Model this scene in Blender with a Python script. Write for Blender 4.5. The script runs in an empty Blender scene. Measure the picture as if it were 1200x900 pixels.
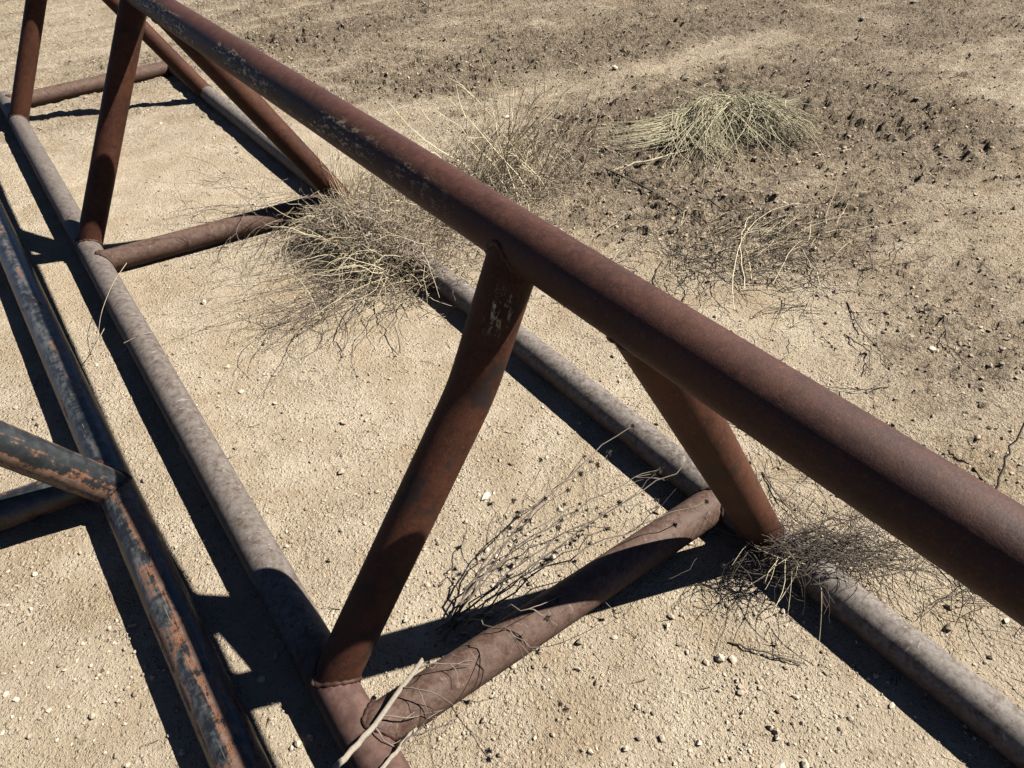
import bpy, math
import numpy as np
from mathutils import Vector, Matrix

# ------------------------------------------------------------------ camera, sky, sun, exposure
scene = bpy.context.scene
col = scene.collection
CAM = Vector((-0.7369, -3.0564, 1.7959)); YAW, PITCH, ROLL = 0.62801, -0.71487, -0.02050
fwd = Vector((math.sin(YAW)*math.cos(PITCH), math.cos(YAW)*math.cos(PITCH), math.sin(PITCH)))
rgt0 = Vector((math.cos(YAW), -math.sin(YAW), 0)); up0 = rgt0.cross(fwd)
rgt = rgt0*math.cos(ROLL) + up0*math.sin(ROLL); up = -rgt0*math.sin(ROLL) + up0*math.cos(ROLL)
cam = bpy.data.cameras.new('camera'); cam.sensor_width = 36; cam.lens = 808.12/1200*36
cam.clip_start = 0.02; cam.clip_end = 2000
cam_ob = bpy.data.objects.new('camera', cam); col.objects.link(cam_ob)
m = Matrix((rgt, up, -fwd)).transposed().to_4x4(); m.translation = CAM; cam_ob.matrix_world = m
scene.camera = cam_ob

SUN_AZ, SUN_EL = math.radians(-26), math.radians(46)
world = bpy.data.worlds.new('World'); scene.world = world; world.use_nodes = True
wn = world.node_tree; wn.nodes.clear()
sky = wn.nodes.new('ShaderNodeTexSky'); sky.sky_type = 'NISHITA'; sky.sun_disc = False
sky.sun_elevation = SUN_EL; sky.sun_rotation = math.pi/2 - SUN_AZ
sky.altitude = 2500; sky.air_density = 0.35; sky.dust_density = 0.0; sky.ozone_density = 1.5
bg = wn.nodes.new('ShaderNodeBackground'); bg.inputs['Strength'].default_value = 0.05
wo = wn.nodes.new('ShaderNodeOutputWorld')
wn.links.new(sky.outputs[0], bg.inputs[0]); wn.links.new(bg.outputs[0], wo.inputs[0])
sd = Vector((math.cos(SUN_EL)*math.cos(SUN_AZ), math.cos(SUN_EL)*math.sin(SUN_AZ), math.sin(SUN_EL)))
sun = bpy.data.lights.new('sun', 'SUN'); sun.energy = 5.0; sun.angle = math.radians(0.53); sun.color = (1.0, 0.955, 0.88)
sun_ob = bpy.data.objects.new('sun', sun); col.objects.link(sun_ob)
sun_ob.rotation_euler = sd.to_track_quat('Z', 'Y').to_euler(); sun_ob.location = sd*30
scene.view_settings.view_transform = 'Standard'; scene.view_settings.look = 'None'
scene.view_settings.gamma = 1.0; scene.view_settings.use_curve_mapping = False
scene.view_settings.exposure = 2.0

rng = np.random.default_rng(7)

# ------------------------------------------------------------------ helpers: noise, tags, meshes
def hash2(ix, iy, seed):
    h = (ix.astype(np.int64)*374761393 + iy.astype(np.int64)*668265263 + seed*974634533) & 0xffffffff
    h = ((h ^ (h >> 13))*1274126177) & 0xffffffff
    return ((h ^ (h >> 16)) & 0xffffff)/float(0xffffff)
def noise2(x, y, seed=0):                       # gradient noise, about -1..1
    x0 = np.floor(x); y0 = np.floor(y); fx = x-x0; fy = y-y0
    u = fx*fx*fx*(fx*(fx*6-15)+10); v = fy*fy*fy*(fy*(fy*6-15)+10)
    def g(ox, oy):
        a = hash2(x0+ox, y0+oy, seed)*2*np.pi
        return np.cos(a)*(fx-ox) + np.sin(a)*(fy-oy)
    n = (g(0,0)*(1-u)+g(1,0)*u)*(1-v) + (g(0,1)*(1-u)+g(1,1)*u)*v
    return n*1.45
def fbm(x, y, octv=4, seed=0, gain=.5):
    s = 0; a = 1; t = 0
    for i in range(octv):
        s = s + a*noise2(x, y, seed+i*17); t += a; a *= gain; x = x*2.03+3.1; y = y*2.03+1.7
    return s/t
def sstep(a, b, x):
    t = np.clip((x-a)/(b-a), 0, 1); return t*t*(3-2*t)

def tag(o, label=None, cat=None, group=None, kind=None):
    for k, v in (('label', label), ('category', cat), ('group', group), ('kind', kind)):
        if v: o[k] = v
    return o
def empty(name, loc, label, cat, group=None):
    o = bpy.data.objects.new(name, None); col.objects.link(o); o.location = loc; o.empty_display_size = .1
    return tag(o, label, cat, group)
def link(name, me, mat, parent=None):
    if mat and not me.materials: me.materials.append(mat)
    o = bpy.data.objects.new(name, me); col.objects.link(o)
    if parent: o.parent = parent
    return o
def np_mesh(name, V, F, smooth=True):
    V = np.asarray(V, np.float32); F = np.asarray(F, np.int32); k = F.shape[1]
    me = bpy.data.meshes.new(name); me.vertices.add(len(V)); me.vertices.foreach_set('co', V.ravel())
    me.loops.add(F.size); me.loops.foreach_set('vertex_index', F.ravel())
    me.polygons.add(len(F)); me.polygons.foreach_set('loop_start', np.arange(0, F.size, k, dtype=np.int32))
    me.polygons.foreach_set('loop_total', np.full(len(F), k, np.int32))
    me.polygons.foreach_set('use_smooth', np.full(len(F), smooth, bool))
    me.update(calc_edges=True); me.validate()
    return me

# ------------------------------------------------------------------ materials
class NT:
    def __init__(s, name):
        s.m = bpy.data.materials.new(name); s.m.use_nodes = True; s.t = s.m.node_tree; s.t.nodes.clear()
        s.out = s.n('ShaderNodeOutputMaterial'); s.b = s.n('ShaderNodeBsdfPrincipled')
        s.l(s.b.outputs[0], s.out.inputs[0])
    def n(s, typ, **kw):
        o = s.t.nodes.new(typ)
        for k, v in kw.items(): setattr(o, k, v)
        return o
    def l(s, a, b): s.t.links.new(a, b)
    def inp(s, sock, v):
        if hasattr(v, 'is_output'): s.l(v, sock)
        else: sock.default_value = v
    def noise(s, vec, scale, detail=5, rough=.55, dist=0):
        o = s.n('ShaderNodeTexNoise'); s.l(vec, o.inputs['Vector']); o.inputs['Scale'].default_value = scale
        o.inputs['Detail'].default_value = detail; o.inputs['Roughness'].default_value = rough; o.inputs['Distortion'].default_value = dist
        return o.outputs['Fac']
    def ramp(s, fac, a, b, ca=(0,0,0,1), cb=(1,1,1,1)):
        o = s.n('ShaderNodeMapRange'); o.interpolation_type = 'SMOOTHSTEP'; s.inp(o.inputs[0], fac)
        o.inputs[1].default_value = a; o.inputs[2].default_value = b; return o.outputs[0]
    def mix(s, f, a, b):
        o = s.n('ShaderNodeMix', data_type='RGBA'); s.inp(o.inputs[0], f)
        s.inp(o.inputs[6], (*a, 1) if isinstance(a, tuple) else a); s.inp(o.inputs[7], (*b, 1) if isinstance(b, tuple) else b)
        return o.outputs[2]
    def math(s, op, a, b=0.):
        o = s.n('ShaderNodeMath', operation=op); s.inp(o.inputs[0], a); s.inp(o.inputs[1], b); return o.outputs[0]
    def map(s, vec, scale=(1,1,1), loc=(0,0,0), rot=0.):
        o = s.n('ShaderNodeMapping'); s.l(vec, o.inputs[0]); o.inputs['Rotation'].default_value = (0, 0, rot); o.inputs['Scale'].default_value = scale; o.inputs['Location'].default_value = loc
        return o.outputs[0]
    def bump(s, h, strength, dist):
        o = s.n('ShaderNodeBump'); s.inp(o.inputs['Height'], h); o.inputs['Strength'].default_value = strength; o.inputs['Distance'].default_value = dist
        return o
    def fin(s, color, rough=.85, normal=None, spec=.3, k=.52):
        mu = s.n('ShaderNodeMix', data_type='RGBA', blend_type='MULTIPLY'); mu.inputs[0].default_value = 1; s.inp(mu.inputs[6], color); mu.inputs[7].default_value = (k, k, k, 1)
        s.l(mu.outputs[2], s.b.inputs['Base Color']); s.inp(s.b.inputs['Roughness'], rough)
        s.b.inputs['Specular IOR Level'].default_value = spec
        if normal is not None: s.l(normal.outputs[0], s.b.inputs['Normal'])
        return s.m

def pipe_coords(t):
    uv = t.n('ShaderNodeUVMap'); uv.uv_map = 'UVMap'
    sep = t.n('ShaderNodeSeparateXYZ'); t.l(uv.outputs[0], sep.inputs[0])
    tc = t.n('ShaderNodeTexCoord')
    return uv.outputs[0], sep.outputs[0], sep.outputs[1], tc.outputs['Object']
def band(t, x, a, b, soft):                     # 1 between a and b
    return t.math('MULTIPLY', t.ramp(x, a-soft, a+soft), t.math('SUBTRACT', 1., t.ramp(x, b-soft, b+soft)))

def mat_rust(name, dark, mid, hot, dust=None, dust_amt=0., flakes=None, mill=None, brown_below=None, spec=.2):
    t = NT(name); uv, u, v, ob = pipe_coords(t)
    n1 = t.noise(ob, 5, 6, .6); n2 = t.noise(ob, 38, 6, .65); n3 = t.noise(ob, 260, 4, .7)
    streak = t.noise(t.map(uv, (14, 2.2, 1)), 1.0, 6, .6)
    c = t.mix(t.ramp(t.math('ADD', t.math('MULTIPLY', n1, .5), t.math('MULTIPLY', n2, .5)), .38, .62), dark, mid)
    c = t.mix(t.math('MULTIPLY', t.ramp(t.noise(ob, 95, 6, .7), .5, .74), .6), c, hot)
    c = t.mix(t.math('MULTIPLY', t.ramp(n3, .52, .66), .65), c, tuple(x*.30 for x in dark))
    c = t.mix(t.math('MULTIPLY', t.ramp(t.noise(ob, 150, 5, .75), .56, .70), .55), c, tuple(x*1.45 for x in hot))
    c = t.mix(t.math('MULTIPLY', t.ramp(streak, .55, .75), .45), c, tuple(x*.55 for x in dark))
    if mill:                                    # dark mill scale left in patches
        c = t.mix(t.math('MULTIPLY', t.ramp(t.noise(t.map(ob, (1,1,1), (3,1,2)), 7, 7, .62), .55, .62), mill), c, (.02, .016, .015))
    geo = t.n('ShaderNodeNewGeometry'); sz = t.n('ShaderNodeSeparateXYZ'); t.l(geo.outputs['Normal'], sz.inputs[0])
    if dust:
        dm = t.math('MULTIPLY', t.ramp(sz.outputs[2], -.35, .55), t.ramp(t.math('ADD', t.math('MULTIPLY', n2, .55), t.math('MULTIPLY', t.noise(ob, 75, 6, .68), .55)), .38, .68))
        c = t.mix(t.math('MULTIPLY', dm, dust_amt), c, dust)
        sc = t.noise(t.map(uv, (9, 46, 1)), 1.0, 4, .62, 1.6)
        c = t.mix(t.math('MULTIPLY', t.math('MULTIPLY', t.ramp(sc, .60, .68), t.ramp(sz.outputs[2], .0, .6)), .5), c, tuple(min(1, x*1.7) for x in dust))
    pit = t.noise(t.map(uv, (34, 30, 1), (2, 7, 0)), 1.0, 6, .75)
    c = t.mix(t.math('MULTIPLY', t.ramp(pit, .62, .67), .7), c, tuple(x*.4 for x in dark))
    if brown_below:                             # this end has lost its gray bloom and is plain brown rust
        bb = t.math('SUBTRACT', 1., t.ramp(t.math('ADD', v, t.math('MULTIPLY', t.math('SUBTRACT', n1, .5), .5)), brown_below-.06, brown_below+.10))
        c = t.mix(t.math('MULTIPLY', bb, .9), c, t.mix(t.ramp(n2, .35, .7), (.070, .036, .028), (.115, .064, .050)))
    h = t.math('ADD', t.math('MULTIPLY', n2, .5), t.math('MULTIPLY', n3, .5))
    rough = t.math('ADD', .52, t.math('MULTIPLY', n2, .28))
    if flakes:
        (ua, ub, va, vb, vs) = flakes
        reg = t.math('MULTIPLY', band(t, u, ua, ub, .045), band(t, v, va, vb, vs))
        fl = t.noise(t.map(uv, (30, 26, 1)), 1.0, 8, .78, .2)
        big = t.noise(t.map(uv, (5, 2.4, 1), (3, 1, 0)), 1.0, 3, .5)
        fm = t.math('MULTIPLY', reg, t.math('MULTIPLY', t.ramp(fl, .53, .57), t.ramp(big, .45, .53)))
        dk = t.math('MULTIPLY', reg, t.ramp(t.math('ADD', fl, t.math('MULTIPLY', big, .35)), .60, .66))
        c = t.mix(t.math('MULTIPLY', dk, .8), c, (.014, .010, .009))
        c = t.mix(fm, c, (.52, .42, .28)); h = t.math('ADD', h, fm)
    return t.fin(c, rough, t.bump(h, .6, .0018), spec)

def mat_paint(name, wear, rust_amt):
    t = NT(name); uv, u, v, ob = pipe_coords(t)
    n1 = t.noise(ob, 6, 7, .65); n2 = t.noise(ob, 30, 8, .7); n3 = t.noise(ob, 240, 4, .7)
    st = t.noise(t.map(uv, (10, 3.0, 1)), 1.0, 8, .68, .6)
    scr = t.noise(t.map(uv, (70, 7, 1)), 1.0, 3, .6, .8)
    c = t.mix(t.ramp(n2, .35, .7), (.009, .010, .011), (.026, .030, .032))
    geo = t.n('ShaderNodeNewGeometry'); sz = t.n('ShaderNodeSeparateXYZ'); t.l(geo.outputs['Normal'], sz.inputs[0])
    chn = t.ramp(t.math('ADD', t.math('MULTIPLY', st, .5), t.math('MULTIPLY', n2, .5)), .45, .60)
    pale_top = t.math('MULTIPLY', chn, t.ramp(sz.outputs[2], .1, .8))  # streaky paler tone on the faces turned upward
    c = t.mix(t.math('MULTIPLY', pale_top, .5 if wear == 'near' else .22), c, (.160, .160, .156))
    rsum = t.math('ADD', t.math('MULTIPLY', st, .5), t.math('ADD', t.math('MULTIPLY', n1, .25), t.math('MULTIPLY', n2, .25)))
    if wear == 'all':
        rsum = t.math('ADD', t.math('SUBTRACT', rsum, .020), t.math('MULTIPLY', t.math('ADD', band(t, u, .12, .25, .03), band(t, u, .50, .66, .04)), .060)); rsum = t.math('ADD', rsum, t.math('MULTIPLY', t.math('SUBTRACT', t.noise(ob, 75, 6, .7), .5), .16))
    if wear == 'near':                          # worn through to rust towards the south end of the pipe
        rsum = t.math('ADD', rsum, t.math('MULTIPLY', t.math('SUBTRACT', 1., t.ramp(v, 2.9, 3.3)), .060))
    strip = t.math('MULTIPLY', band(t, u, .27, .36, .04), .075)            # a seam of paint survives along the top
    rsum = t.math('SUBTRACT', rsum, strip)
    rm = t.ramp(rsum, .582-rust_amt, .592-rust_amt)
    rc = t.mix(t.ramp(n2, .38, .66), (.085, .046, .032), (.165, .098, .068))
    rc = t.mix(t.math('MULTIPLY', t.ramp(n3, .55, .7), .5), rc, (.04, .024, .018))
    edge = t.math('MULTIPLY', t.ramp(rsum, .55-rust_amt, .578-rust_amt), t.math('SUBTRACT', 1., rm))
    c = t.mix(t.math('MULTIPLY', edge, .85), c, (.20, .080, .030))
    c = t.mix(rm, c, rc)
    c = t.mix(t.math('MULTIPLY', t.ramp(scr, .67, .71), .6), c, (.22, .21, .195))
    rough = t.math('ADD', .42, t.math('MULTIPLY', rm, .4))
    h = t.math('SUBTRACT', t.math('MULTIPLY', n3, .4), t.math('MULTIPLY', rm, .8))
    return t.fin(c, rough, t.bump(h, .5, .0025), .4)

M = {}
M['rust'] = mat_rust('rusty_brown_steel', (.037, .0132, .0080), (.068, .0248, .0148), (.118, .043, .024), flakes=(.36, .53, 3.75, 6.6, .4), spec=.2)
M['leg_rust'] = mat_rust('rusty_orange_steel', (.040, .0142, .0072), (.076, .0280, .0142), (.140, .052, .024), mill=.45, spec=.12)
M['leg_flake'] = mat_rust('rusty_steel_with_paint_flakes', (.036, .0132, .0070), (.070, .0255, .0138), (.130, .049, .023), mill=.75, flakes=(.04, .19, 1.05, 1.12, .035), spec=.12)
M['gray_rail'] = mat_rust('weathered_gray_steel', (.074, .050, .038), (.108, .082, .068), (.145, .116, .099), dust=(.225, .202, .180), dust_amt=.8, spec=.12)
M['left_rail'] = mat_rust('weathered_gray_steel_rusty_at_one_end', (.070, .048, .037), (.098, .075, .062), (.130, .104, .089), dust=(.188, .168, .152), dust_amt=.7, brown_below=3.33, spec=.12)
M['cross'] = mat_rust('weathered_mauve_steel', (.060, .031, .022), (.092, .052, .038), (.130, .080, .060), dust=(.160, .113, .087), dust_amt=.5, spec=.12)
M['weld'] = mat_rust('rusty_weld', (.032, .014, .010), (.062, .026, .018), (.11, .045, .024))
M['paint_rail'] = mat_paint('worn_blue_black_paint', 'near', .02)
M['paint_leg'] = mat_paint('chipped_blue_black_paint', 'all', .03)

def mat_ground():
    t = NT('dry_sandy_dirt'); tc = t.n('ShaderNodeTexCoord'); ob = tc.outputs['Object']
    at = t.n('ShaderNodeAttribute'); at.attribute_name = 'churn'; ch = at.outputs['Fac']
    n0 = t.noise(ob, .9, 5, .6); n1 = t.noise(ob, 5, 6, .62); n2 = t.noise(ob, 30, 7, .68); n3 = t.noise(ob, 130, 5, .72); n4 = t.noise(ob, 420, 3, .7)
    def vor(scale, loc):
        vo = t.n('ShaderNodeTexVoronoi'); t.l(t.map(ob, (1, 1, 1), loc), vo.inputs['Vector']); vo.inputs['Scale'].default_value = scale
        sep = t.n('ShaderNodeSeparateColor'); t.l(vo.outputs['Color'], sep.inputs[0]); return t.ramp(vo.outputs['Distance'], .50, .22), sep.outputs
    g1, k1 = vor(75, (0, 0, 0)); g2, k2 = vor(170, (3, 1, 5))
    c = t.mix(t.ramp(n1, .34, .68), (.500, .405, .290), (.640, .540, .405))
    c = t.mix(t.math('MULTIPLY', t.ramp(n2, .50, .70), .6), c, (.385, .300, .205))
    c = t.mix(t.math('MULTIPLY', t.ramp(n0, .48, .64), .55), c, (.49, .385, .255))
    c = t.mix(t.math('MULTIPLY', t.ramp(t.noise(ob, 2.3, 6, .66), .50, .64), .50), c, (.405, .300, .185))
    sk = t.noise(t.map(ob, (2.2, 9.0, 1), (0, 0, 0), .63), 1.0, 7, .66, .5)      # wheel-dragged streaks of darker soil
    dk = t.math('MULTIPLY', t.ramp(t.math('ADD', t.math('MULTIPLY', ch, .60), t.math('MULTIPLY', t.math('SUBTRACT', t.math('ADD', t.math('MULTIPLY', n1, .4), t.math('MULTIPLY', sk, .6)), .5), 2.0)), .12, .58), .80)
    c = t.mix(dk, c, (.270, .208, .145))
    c = t.mix(t.math('MULTIPLY', t.ramp(t.math('ADD', n2, t.math('MULTIPLY', ch, .12)), .63, .70), .7), c, (.085, .066, .048))
    s1 = t.math('MULTIPLY', g1, t.ramp(k1[2], .62, .70)); s2 = t.math('MULTIPLY', g2, t.ramp(k2[2], .45, .55))
    c = t.mix(t.math('MULTIPLY', t.math('MULTIPLY', s2, t.ramp(k2[0], .55, .60)), .6), c, (.56, .49, .37))
    c = t.mix(t.math('MULTIPLY', t.math('MULTIPLY', s1, t.ramp(k1[0], .70, .74)), .6), c, (.53, .46, .35))
    c = t.mix(t.math('MULTIPLY', t.math('MULTIPLY', s2, t.ramp(k2[1], .80, .84)), .75), c, (.085, .070, .055))
    c = t.mix(t.math('MULTIPLY', t.ramp(n3, .54, .72), .55), c, (.26, .205, .145))
    h = t.math('ADD', t.math('MULTIPLY', n3, .9), t.math('MULTIPLY', n4, .25))
    h = t.math('ADD', h, t.math('ADD', t.math('MULTIPLY', s1, .45), t.math('MULTIPLY', s2, .28)))
    h = t.math('ADD', h, t.math('MULTIPLY', n2, t.math('ADD', 1.0, t.math('MULTIPLY', ch, 2.5))))
    h = t.math('ADD', h, t.math('MULTIPLY', t.math('MULTIPLY', t.ramp(t.noise(t.map(ob, (1, 1.5, 1)), 46, 4, .6), .48, .58), ch), 1.6))
    return t.fin(c, .95, t.bump(h, 1.0, .018), .08)
M['ground'] = mat_ground()

def mat_island(name, a, b, rough=.85, spec=.2, nscale=60, bump=None):
    t = NT(name); geo = t.n('ShaderNodeNewGeometry'); tc = t.n('ShaderNodeTexCoord')
    n = t.noise(tc.outputs['Object'], nscale, 4, .6)
    c = t.mix(geo.outputs['Random Per Island'], a, b)
    c = t.mix(t.math('MULTIPLY', t.ramp(n, .45, .75), .5), c, tuple(x*.55 for x in a))
    return t.fin(c, rough, t.bump(n, .5, bump) if bump else None, spec)
M['pebble'] = mat_island('grit', (.24, .19, .135), (.60, .51, .395), .95, .1, 90)
M['clod'] = mat_island('soil_clod', (.24, .19, .14), (.50, .40, .29), .97, .1, 70, .004)
M['straw'] = mat_island('dry_straw', (.34, .275, .16), (.72, .63, .43), .7, .25)
M['mound_straw'] = mat_island('pale_straw', (.22, .19, .105), (.66, .59, .40), .7, .25)
M['weed'] = mat_island('dead_weed', (.12, .093, .065), (.56, .46, .335), .85)
M['weed_dark'] = mat_island('dark_thatch', (.045, .034, .022), (.15, .115, .072), .9)
M['twig'] = mat_island('dark_twig', (.035, .028, .022), (.12, .092, .070), .85)
M['stem'] = mat_island('gray_stem', (.11, .085, .065), (.24, .195, .155), .85)
M['burr'] = mat_island('dark_seed_head', (.022, .016, .013), (.055, .042, .032), .9)
M['bleached'] = mat_island('bleached_wood', (.25, .215, .17), (.31, .27, .215), .8, .2, 120, .003)
M['white_stone'] = mat_island('pale_stone', (.50, .45, .36), (.60, .55, .45), .85, .2, 40, .003)
M['gray_stone'] = mat_island('gray_stone', (.13, .115, .10), (.26, .23, .20), .9, .2, 40, .004)

# ------------------------------------------------------------------ ground
BL = lambda x, y, cx, cy, rx, ry: np.exp(-(((x-cx)/rx)**2 + ((y-cy)/ry)**2))
def churn_at(x, y):
    wob = .35*noise2(x*1.3, y*1.3, 91)
    e = sstep(.9, 2.1, x + wob + .25*y*(y < 0))
    c = .36*e + .35*sstep(1.6, 3.2, y+.25*x)
    for cx, cy, rx, ry, a in ((3.0, .45, 1.0, .35, .8), (4.3, .25, .9, .35, .8), (4.3, -.6, .9, .5, .8), (4.0, -1.3, .8, .4, .55), (2.0, -2.35, .6, .30, .5), (1.5, -2.75, .4, .22, .42),
                              (2.1, -.9, .6, .5, .55), (2.6, -1.4, .5, .35, .5), (2.3, .2, .6, .5, .5), (7.0, .2, 1.6, .7, .6), (2.9, 2.0, 1.6, .35, .6), (1.6, 3.9, 1.6, .4, .45), (5.0, 1.7, 2.0, .4, .5), (1.2, -.25, .5, .6, .35), (3.1, -.25, .7, .5, .5)):
        c = c + a*BL(x, y, cx, cy, rx, ry)
    c = c + .45*np.maximum(e, .7*sstep(1.6, 3.2, y+.25*x))*fbm(x*1.6, y*2.2, 3, 44)
    return np.clip(c, 0, 1)
def height(x, y):
    ch = churn_at(x, y)
    h = .010*fbm(x*.7, y*.7, 3, 3) + .0035*fbm(x*4, y*4, 3, 8)*(1+1.5*ch)
    h += (.0026+.006*ch)*fbm(x*24, y*24, 3, 21)
    near = np.exp(-((np.abs(x)-.62)/.25)**2)
    h *= 1-.5*near
    h += .020*np.exp(-((np.abs(x)-.6245)/.075)**2)*np.maximum(0, .25+fbm(x*3, y*2.6, 3, 201)) + .011*np.exp(-((x+.933+.0196*y)/.075)**2)*np.maximum(0, .2+fbm(x*3, y*2.6, 3, 211))
    r = fbm(x*5.5+.6*noise2(x*3, y*3, 5), y*7.5, 4, 31)
    h += ch*.038*np.maximum(r-.02, -.25)*sstep(.1, .5, ch)
    h += ch*.034*sstep(.03, .17, fbm((.81*x-.59*y)*3.0+9, (.59*x+.81*y)*9.0, 5, 131, .6)) + ch*.015*sstep(.10, .22, fbm(x*13, y*16, 3, 151))
    cl = noise2(x*17, y*17, 61)
    h += ch*.015*np.maximum(cl-.22, 0)*1.4
    rut = .5*np.sin((y*1.0+.28*x+.25*noise2(x*.8, y*.8, 77))*7.5)
    u = (x-4.15)*.97+(y+.4)*.18; w = (y+.4)*.97-(x-4.15)*.18      # one lugged tyre print pressed into the dried mud
    trk = np.exp(-(np.abs(u)/.34)**6)*sstep(-1.5, -1.1, w)*sstep(1.6, 1.1, w)
    h += trk*(.022*sstep(-.2, .5, np.sin((w+.55*np.abs(u)+.03*noise2(x*4, y*4, 301))*2*np.pi/.17)+.7*noise2(x*6, y*6, 303))-.012)
    h += .010*rut*sstep(1.2, 2.4, y+.2*x)*sstep(-.2, 1.2, x)
    return h
def axis(c0, lo, hi, dmin, k, far):
    xs = [c0]
    while xs[-1] < hi: xs.append(xs[-1] + max(dmin, k*abs(xs[-1]-c0)))
    while xs[-1] < far: xs.append(xs[-1] + .35*(xs[-1]-hi+.6))
    ys = [c0]
    while ys[-1] > lo: ys.append(ys[-1] - dmin*1.3)
    while ys[-1] > -far: ys.append(ys[-1] - .35*(lo-ys[-1]+.6))
    return np.array(ys[:0:-1] + xs)
gx = axis(-.7, -1.8, 9.2, .0105, .0046, 900); gy = axis(-2.6, -3.7, 8.6, .0105, .0046, 900)
X, Y = np.meshgrid(gx, gy); Z = height(X.ravel(), Y.ravel()).reshape(X.shape)
fade = sstep(40, 12, np.hypot(X, Y)); Z = Z*fade
nx, ny = len(gx), len(gy); idx = np.arange(nx*ny).reshape(ny, nx)
F = np.stack([idx[:-1,:-1].ravel(), idx[:-1,1:].ravel(), idx[1:,1:].ravel(), idx[1:,:-1].ravel()], 1)
gm = np_mesh('ground', np.stack([X.ravel(), Y.ravel(), Z.ravel()], 1), F)
at = gm.attributes.new('churn', 'FLOAT', 'POINT'); at.data.foreach_set('value', (churn_at(X.ravel(), Y.ravel())*fade.ravel()).astype(np.float32))
ground = tag(link('ground', gm, M['ground']), 'pale sandy dirt ground with churned darker soil patches', None, None, 'structure')
def gz(x, y): return float(height(np.array([x]), np.array([y]))[0])

# ------------------------------------------------------------------ loose grit and clods
def ico(sub):
    import bmesh
    b = bmesh.new(); bmesh.ops.create_icosphere(b, subdivisions=sub, radius=1)
    V = np.array([v.co[:] for v in b.verts]); b.verts.ensure_lookup_table(); Fc = np.array([[v.index for v in f.verts] for f in b.faces]); b.free()
    return V, Fc
ICO1, ICO2, ICO3 = ico(1), ico(2), ico(3)
def scatter(name, base, px, py, rad, mat, label, sink=.25, jit=.22, flat=.7, rg=rng):
    V0, F0 = base; n = len(px); k = len(V0)
    R = rg.uniform(-np.pi, np.pi, (n, 1)); sc = np.stack([rad*rg.uniform(.75, 1.35, n), rad*rg.uniform(.75, 1.35, n), rad*rg.uniform(.55, 1.0, n)*flat/.7], 1)
    V = V0[None]*(1+jit*rg.standard_normal((n, k, 1)))*sc[:, None]
    x = V[..., 0]*np.cos(R)-V[..., 1]*np.sin(R); y = V[..., 0]*np.sin(R)+V[..., 1]*np.cos(R)
    z0 = height(px, py) + sc[:, 2]*(1-2*sink)
    P = np.stack([x+px[:, None], y+py[:, None], V[..., 2]+z0[:, None]], 2).reshape(-1, 3)
    Fc = (F0[None]+(np.arange(n)*k)[:, None, None]).reshape(-1, 3)
    return tag(link(name, np_mesh(name, P, Fc, False), mat), label, name.replace('_', ' '), None, 'stuff')
def in_view(n, dmin=1.7, dmax=11., power=1.0, rg=rng):
    # spread over the ground around the rack, thinning with distance from the path beside it
    d = dmin*(dmax/dmin)**rg.uniform(0, 1, n)**power; a = rg.uniform(-.35, 1.75, n)
    return -1.0+d*np.sin(a)*1.0, -3.4+d*np.cos(a)*1.0
px, py = in_view(32000, .9, 10, .9); keep = rng.uniform(0, 1, len(px)) < .25+.9*sstep(-.1, .5, fbm(px*2.2, py*2.2, 3, 71)); px, py = px[keep], py[keep]
scatter('grit', ICO1, px, py, np.clip(rng.lognormal(-5.95, .55, len(px)), .0012, .012), M['pebble'], 'fine pale grit and pebbles strewn over the dirt')
px, py = in_view(62000, 1.6, 11, .55); c = churn_at(px, py); keep = rng.uniform(0, 1, len(px)) < .09+c*.55
px, py = px[keep], py[keep]
scatter('soil_clods', ICO1, px, py, np.clip(rng.lognormal(-5.15, .42, len(px))*(.6+.6*churn_at(px, py)), .0025, .0105), M['clod'], 'crumbled soil clods on the churned dirt', .38, .34)

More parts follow.
